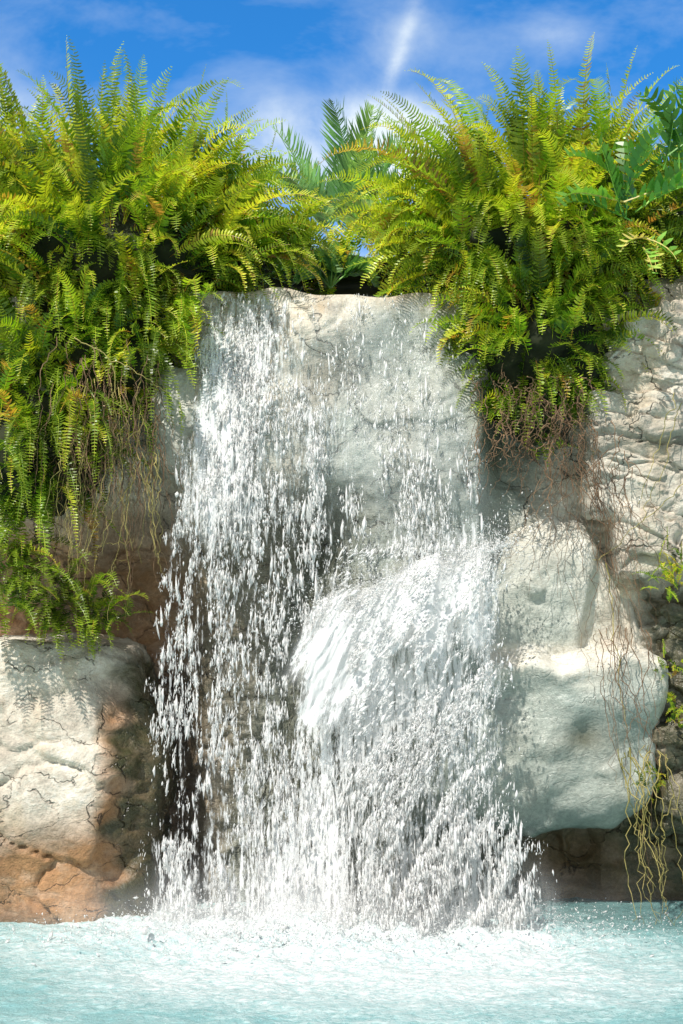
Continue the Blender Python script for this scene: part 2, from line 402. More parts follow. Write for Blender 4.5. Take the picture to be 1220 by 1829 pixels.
boulder(1050, 1420, 700, 918, -0.0, 0.7, 71, base=ICO7, p=14, big=.05, block=.06, strata=.06, zone=lambda X, Y, V: st3(0*X, 0.25+0*X, 0.4*np.exp(-((Y-790)/14)**2)), label='weathered grey-beige rock block with roots over it')
boulder(1110, 1420, 912, 1030, -0.02, 0.7, 73, base=ICO7, p=14, big=.04, block=.05, strata=.06, label='thin sunlit rock ledge above dark mossy rock')
boulder(1180, 1480, 1025, 1500, 0.12, 0.8, 79, base=ICO7, p=12, big=.08, block=.12, strata=.08,
        zone=lambda X, Y, V: st3(0.5+0*X, 0.2+0*X, 1.0+0*X), label='dark damp mossy rock above the pool edge')
boulder(-200, 60, 520, 640, 0.05, 0.6, 83, base=ICO6, p=8, big=.05, block=.07, strata=.04, label='warm beige rock showing between fern fronds')
boulder(-200, 90, 660, 860, 0.10, 0.7, 89, base=ICO6, p=8, big=.06, block=.07, strata=.04, label='shaded beige rock behind hanging ferns')

# ---------------------------------------------------------------- pool
px_ = np.concatenate([np.linspace(-40, -3, 40, endpoint=False), np.linspace(-3, 3, 460), np.linspace(3, 40, 41)[1:]])
py_ = np.concatenate([np.linspace(-40, -3, 50, endpoint=False), np.linspace(-3, 1.6, 400)])
XX, YY = np.meshgrid(px_, py_)
q = np.stack([XX.ravel(), YY.ravel(), 0*XX.ravel()], 1)
near = (1-sst(2.4, 3.0, np.abs(q[:, 0])))*sst(-3.0, -2.4, q[:, 1])
imp = np.exp(-((q[:, 0]-0.05)/1.25)**2-((q[:, 1]+0.40)/0.6)**2)
hz = near*(0.009*fbm(q*np.array([5, 7, 1]), 3, 5)+0.005*fbm(q*np.array([16, 20, 1]), 9, 4, 0.6)) + imp*(0.09*fbm(q*np.array([6, 8, 1]), 21, 6, 0.75)+0.05)
rr_ = np.sqrt(((q[:, 0]-0.05)/1.6)**2+((q[:, 1]+0.70)/1.25)**2)
foam = 0.95*np.exp(-rr_**2.0)+0.26*np.exp(-(np.abs(q[:, 0])/3.2)**4-((q[:, 1]+1.0)/2.4)**4)+0.18*fbm(q*1.3, 77, 4)
foam = np.clip(foam, 0, 1)
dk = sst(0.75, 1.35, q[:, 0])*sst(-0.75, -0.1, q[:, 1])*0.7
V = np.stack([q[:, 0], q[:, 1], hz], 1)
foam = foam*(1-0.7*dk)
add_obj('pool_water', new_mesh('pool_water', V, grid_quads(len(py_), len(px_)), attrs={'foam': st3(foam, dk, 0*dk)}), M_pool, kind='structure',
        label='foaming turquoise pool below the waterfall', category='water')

# ---------------------------------------------------------------- waterfall
def L_(py): return np.interp(py, [515, 560, 600, 750, 850, 1000, 1200, 1640, 1700], [385, 362, 346, 326, 304, 284, 262, 244, 225])
def R_(py): return np.interp(py, [515, 560, 600, 700, 800, 950, 1100, 1300, 1450, 1640, 1700], [765, 790, 806, 832, 864, 915, 915, 915, 955, 1030, 1050])
def G2(px, py, cx, cy, sx, sy): return np.exp(-((px-cx)/sx)**2-((py-cy)/sy)**2)
def dens(px, py):
    l = L_(py); r = R_(py)
    nl = 14*vnoise(np.stack([py/37, 0*py, 0*py+3], -1), 2)
    e = sst(0, 1, (px-l+nl)/(26+30*sst(900, 1600, py)))*sst(0, 1, (r-px+nl)/(40+100*sst(1200, 1600, py)))
    g = lambda cx, cy, sx, sy: G2(px, py, cx, cy, sx, sy)
    d = 0.15+0*px
    d = d + 0.65*g(405, 660, 70, 170)+0.65*g(385, 820, 65, 120)+0.45*g(560, 790, 60, 90)+0.3*g(480, 600, 60, 110)
    d = d - 0.04*g(730, 700, 90, 150)
    d = d + 0.28*sst(820, 900, py)*(1-sst(560, 640, px))
    d = d - 0.2*g(520, 1040, 50, 190)-0.12*g(330, 1450, 40, 150)
    d = d + 1.15*g(790, 1030, 120, 90)+0.9*g(720, 1170, 130, 130)
    d = d + 0.50*sst(1060, 1200, py)*sst(520, 640, px+(py-1200)*0.25)
    d = d + 0.25*sst(1350, 1600, py)
    d = d + 0.2*g(740, 860, 30, 120)
    return np.clip(d, 0, 1.3)*e
def fall_y(px, py):
    free = np.interp(py, [515, 600, 900, 1200, 1640], [0.18, 0.12, -0.10, -0.17, -0.25])
    right = sst(600, 700, px)*sst(940, 1010, py)
    return free*(1-right)+right*(-0.12-0.12*sst(1000, 1640, py))
wf = bpy.data.objects.new('waterfall', None); COL.objects.link(wf); wf.location = W(600, 1640, 0.0)
wf["label"] = 'white broken waterfall spilling over rock lip into pool'; wf["category"] = 'waterfall'
bpy.context.view_layer.update()
WO = np.array(wf.location)
def child(name, V, mt, label=None, kind=None, **kw):
    me = new_mesh(name, V-WO, **kw)
    return add_obj(name, me, mt, parent=wf, label=label, kind=kind)
nu, nv = 240, 260
uu, vv = np.meshgrid(np.linspace(0, 1, nu), np.linspace(0, 1, nv))
def film(off, seed, amt, y0, y1, veil, name, clampc=True, tint=(0.97, 0.97, 0.965)):
    py = y0+vv*(y1-y0); px = L_(py)-6+uu*(R_(py)-L_(py)+12)
    y = fall_y(px, py)
    x = (px-610)*(y-CAMY)/F; z = CAMZ-(py-1194)*(y-CAMY)/F
    q = np.stack([x.ravel()*7, z.ravel()*1.2, 0*x.ravel()+seed], 1)
    y = y.ravel()+off+0.03*fbm(q, seed, 3)
    if clampc:
        cy = cliff_y(x.ravel(), z.ravel())-0.012
        m = 1-sst(840, 960, py.ravel())*(1-sst(540, 620, px.ravel()))
        y = y*(1-m)+m*np.minimum(cy, y+0.3)
    V = Wn(px.ravel(), py.ravel(), y)
    D = dens(px, py).ravel(); ppx = px.ravel(); ppy = py.ravel()
    ef = (sst(0, 0.06, uu)*sst(0, 0.08, 1-uu)).ravel()
    ef = ef*sst(0.0, 0.02, vv).ravel()
    end = 1-sst(0.78, 1.0, vv).ravel() if y1 < 1500 else 1+0*ef
    vl = veil*(0.5+0.5*sst(560, 660, ppx)*(1-sst(850, 950, ppy)))*(1-0.6*sst(800, 900, ppy)*(1-sst(560, 620, ppx)))
    vl = vl+0.35*sst(1500, 1650, ppy)
    if clampc: D = D*1.0+0.22*(ppy < 960)*(1-sst(560, 640, ppx))
    else: D = D*(1-0.6*G2(ppx, ppy, 740, 1080, 150, 140))
    A = st3(np.clip(D, 0, 1.3), ef*end, vl)
    Fl = st3(x.ravel(), z.ravel(), 0*D)
    child(name, V, curtain_mat('water_'+name, seed, amt, tint), quads=grid_quads(nv, nu), attrs={'dens': A, 'flow': Fl})
film(0.0, 3, 0.9, 527, 1010, 0.40, 'water_film', True, (0.76, 0.81, 0.80))
film(-0.03, 8, 1.0, 560, 1660, 0.06, 'water_curtain', False)
def fan(k, off, t0, t1, amp, fade):
    t_, s_ = np.meshgrid(np.linspace(t0, t1, 180), np.linspace(0, 1, 220))
    lw = (t_-t0)/(t1-t0)
    x0 = 905-t_*330; y0 = 950+t_*120+9*np.sin(t_*11+k)
    T = s_**0.85
    fpx = x0-(10+190*t_)*T**0.75*amp+30*(1-t_)*T
    fpy = y0-55*amp*T*(1-T)*(1-t_*.6)+(1655-y0)*T**1.25
    nz = fbm(np.stack([t_.ravel()*12, s_.ravel()*4, 0*t_.ravel()+k], 1), 91, 5, .6)
    fyy = -0.12-off-0.26*T**0.6-0.02*T
    V = Wn(fpx.ravel(), fpy.ravel(), fyy.ravel()+0.04*nz)
    P2 = np.stack([t_.ravel()*10, s_.ravel()*5, 0*t_.ravel()+k], 1)
    jag = 0.20*fbm(P2, 5, 4).reshape(t_.shape)
    jag2 = 0.5+0.9*fbm(np.stack([t_.ravel()*22, s_.ravel()*9, 0*t_.ravel()+k], 1), 15, 5, .7).reshape(t_.shape)
    head = 1-sst(0.18, fade, s_+jag)
    dd = (0.36+1.25*head)
    ed = sst(0, 0.25, lw)*sst(0, 0.22, 1-lw)
    start = sst(-0.04, 0.14, s_+jag*0.5)
    A = st3((dd*(0.25+0.75*ed)*(0.4+0.6*start)).ravel(), (np.clip(start*(0.7+0.8*jag2*(1-start))+0.2*start, 0, 1)*sst(0, .06, lw)*sst(0, .06, 1-lw)).ravel(), (1.2*head*ed*start).ravel())
    child('splash_fan', V, curtain_mat('water_splash_fan', 21+k*7, 1.0), quads=grid_quads(220, 180),
      attrs={'dens': A, 'flow': st3(t_.ravel()*1.1, s_.ravel()*2.2, 0*t_.ravel())}, label='brilliant white fan of water bursting off ledge')
fan(0, 0.0, -0.02, 1.0, 1.0, 0.50)
fan(1, 0.06, 0.04, 0.9, 1.5, 0.42)
for k, (y0_, hh, al) in enumerate([(-0.50, 0.42, 0.55), (-0.72, 0.26, 0.35)]):
    a_, b_ = np.meshgrid(np.linspace(-1, 1, 80), np.linspace(0, 1, 30))
    X_ = a_*1.85+0.0; Y_ = y0_+0.08*np.cos(a_*5+k)+0.1*b_; Z_ = b_*hh
    V = np.stack([X_.ravel(), Y_.ravel(), Z_.ravel()], 1)
    nn = 0.5+0.5*fbm(np.stack([X_.ravel()*3, Z_.ravel()*6, 0*X_.ravel()+k], 1), 44, 4)
    al_ = al*np.exp(-np.abs(a_.ravel()/0.68)**3)*(1-sst(0.05, 1, b_.ravel()))**1.3*np.clip(0.4+nn, 0, 1.3)
    child('mist_veil', V, curtain_mat('water_mist', 60+k, 0.0), quads=grid_quads(30, 80),
          attrs={'dens': st3(0*al_, sst(0, .06, 1-b_.ravel())*sst(0, .15, b_.ravel()+.02), al_), 'flow': st3(X_.ravel()*.08, Z_.ravel()*1.2, 0*al_)}, label='soft white mist hanging over the churned pool')

OCT = np.array([[0, 0, 1], [1, 0, .1], [-.5, .87, .1], [-.5, -.87, .1], [0, 0, -1.0], [.7, 0, -.55], [-.35, .6, -.55], [-.35, -.6, -.55]])
OT = np.array([[0, 1, 2], [0, 2, 3], [0, 3, 1], [1, 5, 6], [1, 6, 2], [2, 6, 7], [2, 7, 3], [3, 7, 5], [3, 5, 1], [4, 6, 5], [4, 7, 6], [4, 5, 7]])
def drops(C, Dr, wd, ln, jit=0.25):
    n = len(C)
    Dr = Dr/np.linalg.norm(Dr, axis=1)[:, None]
    a = np.cross(Dr, np.array([0, 1.0, 0.1])); a /= np.linalg.norm(a, axis=1)[:, None]
    b = np.cross(Dr, a)
    T = OCT[None]*(1+jit*rng.normal(size=(n, 8, 3))*np.array([1, 1, .4]))
    ang = rng.uniform(0, 6.28, n)
    ca, sa = np.cos(ang)[:, None], np.sin(ang)[:, None]
    a2 = a*ca+b*sa; b2 = -a*sa+b*ca
    V = C[:, None]+T[:, :, 0:1]*a2[:, None]*wd[:, None, None]+T[:, :, 1:2]*b2[:, None]*wd[:, None, None]-T[:, :, 2:3]*Dr[:, None]*ln[:, None, None]
    Tn = OT[None]+8*np.arange(n)[:, None, None]
    return V.reshape(-1, 3), Tn.reshape(-1, 3)
def sample(n, fac):
    out = []; tot = 0
    while tot < n:
        m = 200000
        px = rng.uniform(220, 1060, m); py = rng.uniform(525, 1665, m)
        d = dens(px, py)
        x = px/F*7; z = py/F*7
        sl = 0.6*sst(560, 640, px)*sst(960, 1010, py)
        q = np.stack([(x+sl*z)*14, z*3.5, 0*x], 1); q2 = np.stack([(x+sl*z)*40, z*12, 0*x+3], 1)
        c = 0.38+1.15*vnoise(q, 5)+1.25*vnoise(q2, 6)
        c = np.clip(c, 0, 1)**1.4
        keep = rng.uniform(0, 1, m) < np.minimum(d, 0.95)*c*fac*(1-0.6*G2(px, py, 780, 1050, 130, 110))
        out.append(np.stack([px[keep], py[keep]], 1)); tot += keep.sum()
    return np.concatenate(out)[:n]
S = sample(55000, 0.9)
px, py = S[:, 0], S[:, 1]
yy = fall_y(px, py)-0.03+rng.normal(0, 0.05, len(px))*sst(560, 1000, py)+rng.uniform(0, 0.14, len(px))*sst(950, 1100, py)*(px < 620)
x = (px-610)*(yy-CAMY)/F; z = CAMZ-(py-1194)*(yy-CAMY)/F
cy = cliff_y(x, z)-0.02
yy = np.where(py < 900, np.minimum(yy, cy-rng.uniform(0, 0.04, len(px))), yy)
yy = yy-0.24*sst(600, 660, px)*sst(960, 1040, py)
C = Wn(px, py, yy)
rad = np.stack([(px-960), 0*px, -(py-860)-0.0*px], 1)/np.maximum(60, np.hypot(px-960, py-860))[:, None]
ver = np.stack([(px-600)/F*0.25, -0.04+0*px, -1+0*px], 1)
wr = np.clip(sst(560, 640, px)*sst(960, 1010, py)*(1-sst(1250, 1560, py)), 0, 0.9)
Dr = ver*(1-wr)[:, None]+rad*wr[:, None]+rng.normal(0, 0.10, (len(px), 3))+wr[:, None]*rng.normal(0, 0.2, (len(px), 3))
speed = np.interp(py, [525, 900, 1640], [0.35, 0.75, 1.0])
wd = np.clip(0.0019*np.exp(rng.normal(0, 0.75, len(px))), 0.0007, 0.0105)
ln = wd*(1.2+5*rng.uniform(0, 1, len(px))**1.9)*(0.6+speed)*(1-0.5*wr)
V, T = drops(C, Dr, wd, ln, 0.36)
child('falling_drops', V, M_drop, kind='stuff', tris=T, label='thousands of white falling water drops')
n = 20000
sx = rng.normal(600, 235, n); yb = -0.32+rng.normal(0, 0.28, n)
hgt = np.abs(rng.exponential(0.065, n))*np.exp(-((sx-600)/400)**2)+0.005
C1 = np.stack([(sx-610)*7/F, yb, hgt], 1)
D1 = rng.normal(0, 1, (n, 3))
w1 = 0.0019*np.exp(rng.normal(0, 0.6, n))
n2 = 13000
t = rng.uniform(0, 1, n2); lx = 915-t*350; ly = 970+t*130
ang = rng.uniform(-0.8, 3.9, n2); rr = np.abs(rng.exponential(36, n2))
C2 = Wn(lx-np.cos(ang)*rr, ly-np.sin(ang)*rr*0.8, -0.22+rng.normal(0, 0.08, n2))
D2 = np.stack([-np.cos(ang), rng.normal(0, .3, n2), np.sin(ang)], 1)
w2 = 0.0014*np.exp(rng.normal(0, 0.6, n2))
V, T = drops(np.concatenate([C1, C2]), np.concatenate([D1, D2]), np.concatenate([w1, w2]), np.concatenate([w1*2.0, w2*1.7]))
child('splash_spray', V, M_drop, kind='stuff', tris=T, label='fine white spray thrown up where water lands')

# ---------------------------------------------------------------- fronds
class Buf:
    def __init__(s): s.V = []; s.Q = []; s.T = []; s.A = []; s.n = 0
    def add(s, V, Q, T, A):
        s.V.append(V); s.A.append(A)
        if Q is not None: s.Q.append(Q+s.n)
        if T is not None: s.T.append(T+s.n)
        s.n += len(V)
    def mesh(s, name):
        return new_mesh(name, np.concatenate(s.V), np.concatenate(s.Q) if s.Q else None, np.concatenate(s.T) if s.T else None, smooth=False, attrs={'tint': np.concatenate(s.A)})
def tube(buf, pts, r0, r1, A, k=3):
    n = len(pts); t = np.gradient(pts, axis=0); t /= np.linalg.norm(t, axis=1)[:, None]+1e-9
    ref = np.array([0.3, 1.0, 0.2]); a = np.cross(t, ref); a /= np.linalg.norm(a, axis=1)[:, None]+1e-9; b = np.cross(t, a)
    r = np.linspace(r0, r1, n)
    an = np.arange(k)*2*np.pi/k
    V = pts[:, None]+r[:, None, None]*(np.cos(an)[None, :, None]*a[:, None]+np.sin(an)[None, :, None]*b[:, None])
    i = np.arange(n-1)[:, None]*k; j = np.arange(k)[None]; j2 = (j+1) % k
    Q = np.stack([i+j, i+j2, i+k+j2, i+k+j], -1).reshape(-1, 4)
    buf.add(V.reshape(-1, 3), Q, None, np.tile(A, (n*k, 1)))
def frond(buf, p0, d0, L, droop, npair, pl, pw, tint, stem=0.12, lean=0.25, roll=0.0, pdroop=0.25, taper=0.75, shapew=0.4, rr=0.0022):
    ns = 24
    d = np.array(d0, float); d /= np.linalg.norm(d)
    pts = [np.array(p0, float)]
    wob = rng.normal(0, 0.10, 3)
    for i in range(ns-1):
        f = i/ns
        d = d+np.array([0, 0, -droop*(0.2+2.0*f*f+0.6*f)/ns])+wob/ns*3
        d /= np.linalg.norm(d); pts.append(pts[-1]+d*L/(ns-1))
    pts = np.array(pts)
    h = np.array([d0[0], d0[1], 0])
    if np.linalg.norm(h) < 1e-3: h = np.array([1, 0, 0])
    h /= np.linalg.norm(h)
    side = np.array([-h[1], h[0], 0.0])
    tg = np.gradient(pts, axis=0); tg /= np.linalg.norm(tg, axis=1)[:, None]
    s = np.linspace(stem, 0.995, npair)
    idx = s*(ns-1); i0 = np.clip(idx.astype(int), 0, ns-2); fr = (idx-i0)[:, None]
    c = pts[i0]*(1-fr)+pts[i0+1]*fr; t = tg[i0]*(1-fr)+tg[i0+1]*fr
    nrm = np.cross(side[None], t); nrm /= np.linalg.norm(nrm, axis=1)[:, None]
    sd = side[None]*math.cos(roll)+nrm*math.sin(roll); nr2 = np.cross(sd, t)*1.0
    nr2 = np.where((nr2*nrm).sum(1)[:, None] < 0, -nr2, nr2)
    prof = np.minimum(1, (s-stem+0.05)/0.16)**0.6*(1-np.clip((s-0.35)/0.65, 0, 1)**1.5*taper)
    prof = prof*(1-0.75*np.clip((s-0.93)/0.07, 0, 1))
    for sg in (-1, 1):
        ln = pl*prof*rng.uniform(0.78, 1.10, npair)
        w = pw*np.clip(prof, 0.35, 1)
        keep = rng.uniform(0, 1, npair) > 0.04
        lj = rng.normal(0, 0.14, (npair, 1)); dj = rng.normal(0, 0.18, (npair, 1))
        dr = sd*sg+t*(lean+lj)-nr2*(pdroop*0.5+dj); dr /= np.linalg.norm(dr, axis=1)[:, None]
        dr2 = sd*sg+t*(lean*1.9+lj)-nr2*(pdroop*1.6+dj); dr2 /= np.linalg.norm(dr2, axis=1)[:, None]
        wv = t-dr*(t*dr).sum(1)[:, None]; wv /= np.linalg.norm(wv, axis=1)[:, None]
        b0 = c-wv*(w*0.38)[:, None]; b1 = c+wv*(w*0.38)[:, None]
        m = c+dr*(ln*shapew)[:, None]
        m0 = m-wv*(w*0.5)[:, None]; m1 = m+wv*(w*0.5)[:, None]
        m2 = m+dr2*(ln*(1-shapew)*0.6)[:, None]; q0 = m2-wv*(w*0.36)[:, None]; q1 = m2+wv*(w*0.36)[:, None]
        tip = m+dr2*(ln*(1-shapew))[:, None]
        V = np.stack([b0, b1, m0, m1, q0, q1, tip], 1)[keep]
        k = len(V); o = 7*np.arange(k)[:, None]
        Q = np.concatenate([o+np.array([[0, 2, 3, 1]]), o+np.array([[2, 4, 5, 3]])]); T = o+np.array([[4, 6, 5]])
        A = np.zeros((k, 7, 3)); A[:, :, 0] = np.clip(tint+rng.normal(0, 0.05, (k, 1)), 0, 1); A[:, :, 1] = (s[keep]**2*0.7)[:, None]
        A[:, 6, 1] += 0.2
        buf.add(V.reshape(-1, 3), Q, T, A.reshape(-1, 3))
    tube(buf, pts[::2], rr, rr*0.35, np.array([min(1, tint+0.45) if tint < .9 else 0.98, 0.3, 0]))

def fern_at(o, n, L, axis, spread, droop, label, tmean=0.45, pl=0.078, pw=0.0145, sp=0.019, group='sword ferns on the rocks'):
    b = Buf(); o = np.array(o, float)
    ax = np.array(axis, float); ax /= np.linalg.norm(ax)
    for i in range(n):
        while True:
            v = rng.normal(size=3); v /= np.linalg.norm(v)
            d = ax+v*spread*rng.uniform(0.3, 1)
            d /= np.linalg.norm(d)
            if d[1] < 0.65: break
        l = L*rng.uniform(0.45, 1.22)
        t = np.clip(rng.normal(tmean, 0.30), 0, 0.88)
        if rng.uniform() < 0.03: t = 0.99
        npair = max(8, int(l/sp))
        frond(b, o+rng.normal(0, 0.05, 3), d, l, droop*rng.uniform(0.4, 1.6), npair, pl*rng.uniform(0.6, 1.15)*(0.6+0.4*l/0.7), pw, t, roll=rng.normal(0, 0.5), lean=0.22, pdroop=0.35)
    return add_obj('fern', b.mesh('fern'), M_fern, label=label, category='fern', group=group, origin=tuple(o))
def fern(px, py, y, *a, **k): return fern_at(W(px, py, y), *a, **k)
A1 = 'bushy sword fern with upright yellow-green fronds on clifftop'
A2 = 'dense arching green sword fern spilling over the rocks'
A3 = 'shaded dark green fern hanging down the cliff face'
def bed(px, py, y, rx, ry, rz, seed, label='soil mound coloured near-black as deep shade under the ferns'):
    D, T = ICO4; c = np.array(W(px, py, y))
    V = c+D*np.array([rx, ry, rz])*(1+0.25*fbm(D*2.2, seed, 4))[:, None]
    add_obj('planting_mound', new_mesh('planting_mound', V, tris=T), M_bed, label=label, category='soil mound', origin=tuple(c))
    return c
def cover(c, rx, ry, rz, n, nfr, Ltop, Llow, tm=0.52, zmin=-0.9):
    N_ = int(n*2.4)
    for i in range(N_):
        z = 1-2*(i+0.5)/N_; r = math.sqrt(1-z*z); a = i*2.39996+0.3
        nv_ = np.array([r*math.cos(a), r*math.sin(a), z])
        if nv_[1] > (0.25 if z > 0.4 else 0.0) or z < zmin: continue
        p = c+nv_*np.array([rx, ry, rz])*0.95
        if abs(p[0]) > 2.25: continue
        if z > 0.45:
            fern_at(p, nfr, Ltop*rng.uniform(.85, 1.12), nv_*np.array([0.9, 0.5, 0.3])+np.array([0, 0, 0.8]), 0.65, 1.4, A1, tm+rng.normal(.05, .1))
        elif z > -0.25:
            f = (z+0.25)/0.7
            fern_at(p, nfr, (Llow+(Ltop-Llow)*f*0.7)*rng.uniform(.8, 1.15), nv_*np.array([.9, .8, .5])+np.array([0, -.1, 0.45]), 0.75, 2.0, A2, tm-.04+rng.normal(0, .1))
        else:
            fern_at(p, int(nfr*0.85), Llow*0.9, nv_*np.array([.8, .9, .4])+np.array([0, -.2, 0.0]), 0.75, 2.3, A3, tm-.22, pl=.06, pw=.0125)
c = bed(195, 480, .50, .76, .42, .36, 1); cover(c, .78, .45, .38, 24, 28, 0.82, 0.55)
c = bed(390, 460, .70, .34, .28, .14, 2); cover(c, .34, .30, .15, 7, 20, 0.60, 0.50)
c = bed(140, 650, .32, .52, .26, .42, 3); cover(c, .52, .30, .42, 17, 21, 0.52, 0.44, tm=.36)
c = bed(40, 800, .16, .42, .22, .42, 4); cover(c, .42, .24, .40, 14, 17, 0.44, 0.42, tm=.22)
c = bed(955, 460, .50, .58, .40, .32, 5); cover(c, .60, .42, .34, 21, 26, 0.80, 0.52)
c = bed(1150, 440, .75, .45, .32, .28, 6); cover(c, .46, .34, .30, 9, 18, 0.60, 0.44, tm=.42)
c = bed(960, 620, .25, .40, .24, .32, 7); cover(c, .40, .26, .32, 15, 21, 0.44, 0.36, tm=.42)
c = bed(945, 740, .18, .16, .14, .16, 9); cover(c, .17, .15, .17, 5, 14, 0.28, 0.24, tm=.25)
c = bed(640, 502, 1.5, .85, .30, .12, 8); cover(c, .85, .30, .13, 11, 16, 0.36, 0.34, tm=.65)
fern(500, 440, .6, 14, .6, (.7, -.5, .5), .6, 1.9, 'light green arching fern reaching toward the water', .65)
fern(750, 440, .5, 16, .5, (-.8, -.5, .4), .6, 1.9, 'light green arching fern reaching toward the water', .65)
fern(620, 460, .9, 9, .42, (-.1, -.5, .8), .9, 1.7, 'airy pale green fern behind the waterfall lip', .7)
fern(690, 460, .9, 9, .42, (.1, -.5, .8), .9, 1.7, 'airy pale green fern behind the waterfall lip', .7)
fern(330, 560, .05, 20, .42, (.4, -.8, .1), .7, 2.2, A2, .4)
for (a, b_, c) in [(-20, 840, -.15), (30, 790, -.1), (85, 750, -.1), (150, 720, -.12), (60, 880, -.05), (250, 620, -.1)]:
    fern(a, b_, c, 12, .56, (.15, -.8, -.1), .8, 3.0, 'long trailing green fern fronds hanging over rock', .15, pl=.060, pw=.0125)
for (a, b_, c, l) in [(15, 985, .0, .50), (60, 1020, -.05, .50), (110, 1060, -.05, .44), (165, 1090, -.05, .38), (30, 1085, -.1, .40), (90, 1105, -.12, .30), (-30, 1040, -.15, .5), (190, 1110, .0, .26)]:
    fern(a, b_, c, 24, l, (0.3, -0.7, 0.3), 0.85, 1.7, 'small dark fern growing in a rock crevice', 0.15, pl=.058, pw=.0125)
for (a, b_, c, l) in [(1195, 1040, -0.06, .18), (1205, 1280, 0.0, .14), (1170, 1400, -0.08, .14), (1205, 1015, -.05, .16), (1195, 1200, .0, .10)]:
    fern(a, b_, c, 20, l, (-0.2, -0.6, 0.4), 0.9, 1.2, 'tiny bright green fern sprouting from damp rock', 0.5, pl=0.03, pw=0.010, sp=.012)

def palm(px, py, y, n, L, leaf, label, spread=0.7, tm=0.4, dr=(1.2, 2.2)):
    o = np.array(W(px, py, y)); b = Buf()
    for i in range(n):
        v = rng.normal(size=3)*spread; d = np.array([0, -0.1, 1])+v*np.array([1, .6, .2]); d /= np.linalg.norm(d)
        frond(b, o, d, L*rng.uniform(.75, 1.05), rng.uniform(*dr), 50, leaf, 0.022, np.clip(rng.normal(tm, .2), 0, .88), stem=0.35, lean=0.8, roll=rng.normal(0, .5), pdroop=0.5, taper=0.6, shapew=0.4, rr=0.006)
    return add_obj('palm_plant', b.mesh('palm_plant'), M_palm, label=label, category='palm', group='palm plants behind the fall', origin=tuple(o))
palm(620, 500, 3.0, 10, 1.35, 0.34, 'young feathery palm with blue-green arching fronds', .30, .5, (1.0, 1.8))
palm(700, 480, 2.4, 10, 0.80, 0.24, 'small yellow-green feathery palm on clifftop', .5, .75)
palm(520, 510, 1.0, 12, 0.42, 0.18, 'small dark feathery palm beside waterfall lip', tm=.05)
palm(590, 515, 0.9, 10, 0.32, 0.16, 'small dark feathery palm beside waterfall lip', tm=.05)
def cycad(px, py, y, dirs, L, label, tm=0.4, pl=.10, pw=.036):
    o = np.array(W(px, py, y)); b = Buf()
    for d in dirs:
        l = L*rng.uniform(.85, 1.1)
        frond(b, o+rng.normal(0, .04, 3), d, l, 1.1, int(l*.85/.032), pl, pw, np.clip(rng.normal(tm, .15), 0, .99), stem=0.12, lean=0.35, roll=rng.normal(0.2, .4), pdroop=0.5, taper=0.4, shapew=0.3, rr=0.005)
    return add_obj('cycad', b.mesh('cycad'), M_zamia, label=label, category='cycad', origin=tuple(o))
cycad(1130, 370, -.38, [(-1, -.15, .4), (-.9, -.2, .1), (.6, -.2, .7), (.9, -.1, .3), (.2, -.4, .5), (-.4, -.1, 1), (-.7, -.1, .8), (.3, -.2, .2), (.1, -.1, 1.1)], 0.46, 'cardboard palm with broad rounded green leaflets', .3)
cycad(1165, 430, -.42, [(0, -.5, -.4), (-.3, -.4, -.6), (.5, -.4, -.3), (-.6, -.4, -.1)], 0.24, 'small cycad with yellowing brown-edged leaflets', 0.97, .07, .026)
cycad(1205, 290, -.2, [(.3, -.2, 1), (-.3, -.2, .9), (.1, -.1, 1.4), (.7, -.3, .5), (-.7, -.2, .3), (-.1, -.4, .6)], 0.50, 'tall cycad with upright rows of broad leaflets', .2)

# ---------------------------------------------------------------- roots & vines
def roots(pts_list, mt, label, name='hanging_roots', thick=0.0022, wig=0.03):
    b = Buf(); o = None
    for (p0, p1, sag) in pts_list:
        a = np.array(p0); c = np.array(p1)
        if o is None: o = a
        n = 26; t = np.linspace(0, 1, n)[:, None]
        w = np.cumsum(rng.normal(0, wig*0.3, (n, 3)), 0); w -= t*w[-1]
        P_ = a*(1-t)+c*t+w+np.array([0, -1, 0])*sag*np.sin(t*np.pi)
        tube(b, P_, thick*rng.uniform(.6, 1.6), thick*0.4, np.zeros(3), 4)
    return add_obj(name, b.mesh(name), mt, label=label, category='roots' if 'root' in name else 'vine', origin=tuple(o))
def rl(n, x0, x1, y0, y1, l0, l1, yd, dx=40):
    out = []
    for i in range(n):
        a = rng.uniform(x0, x1); b_ = rng.uniform(y0, y1); l = rng.uniform(l0, l1)
        d = yd+rng.normal(0, .04)
        out.append((W(a, b_, d), W(a+rng.normal(0, dx), b_+l, d+rng.normal(0, .03)), rng.uniform(0, .06)))
    return out
roots(rl(90, 100, 290, 640, 840, 120, 260, -0.10), M_root, 'tangle of thin brown roots hanging under the ferns')
roots(rl(34, 100, 290, 600, 760, 150, 280, -0.26, 30), M_root, 'long dry brown stems trailing through the ferns')
roots(rl(36, 120, 280, 650, 850, 150, 300, -0.2), M_vine, 'thin tan runners dangling below the fern mass')
roots(rl(110, 850, 1060, 660, 790, 50, 140, -0.10), M_root, 'dense fringe of brown roots under fern clump')
roots(rl(26, 960, 1130, 740, 860, 120, 300, -0.12, 70), M_root, 'reddish brown roots trailing across sunlit boulder', thick=.0019, wig=.045)
roots([(W(1050+rng.normal(0, 35), 830, -.12), W(1110+rng.normal(0, 45), 1150+rng.normal(0, 90), -.13), .05) for i in range(18)], M_root, 'long brown roots reaching down over boulders', thick=.0019, wig=.05)
roots([(W(1105+rng.normal(0, 28), 1120, -.15), W(1150+rng.normal(0, 30), 1420+rng.normal(0, 70), -.15), .03) for i in range(13)], M_root, 'long tan root strands hanging over wet boulder', wig=.05, thick=.0019)
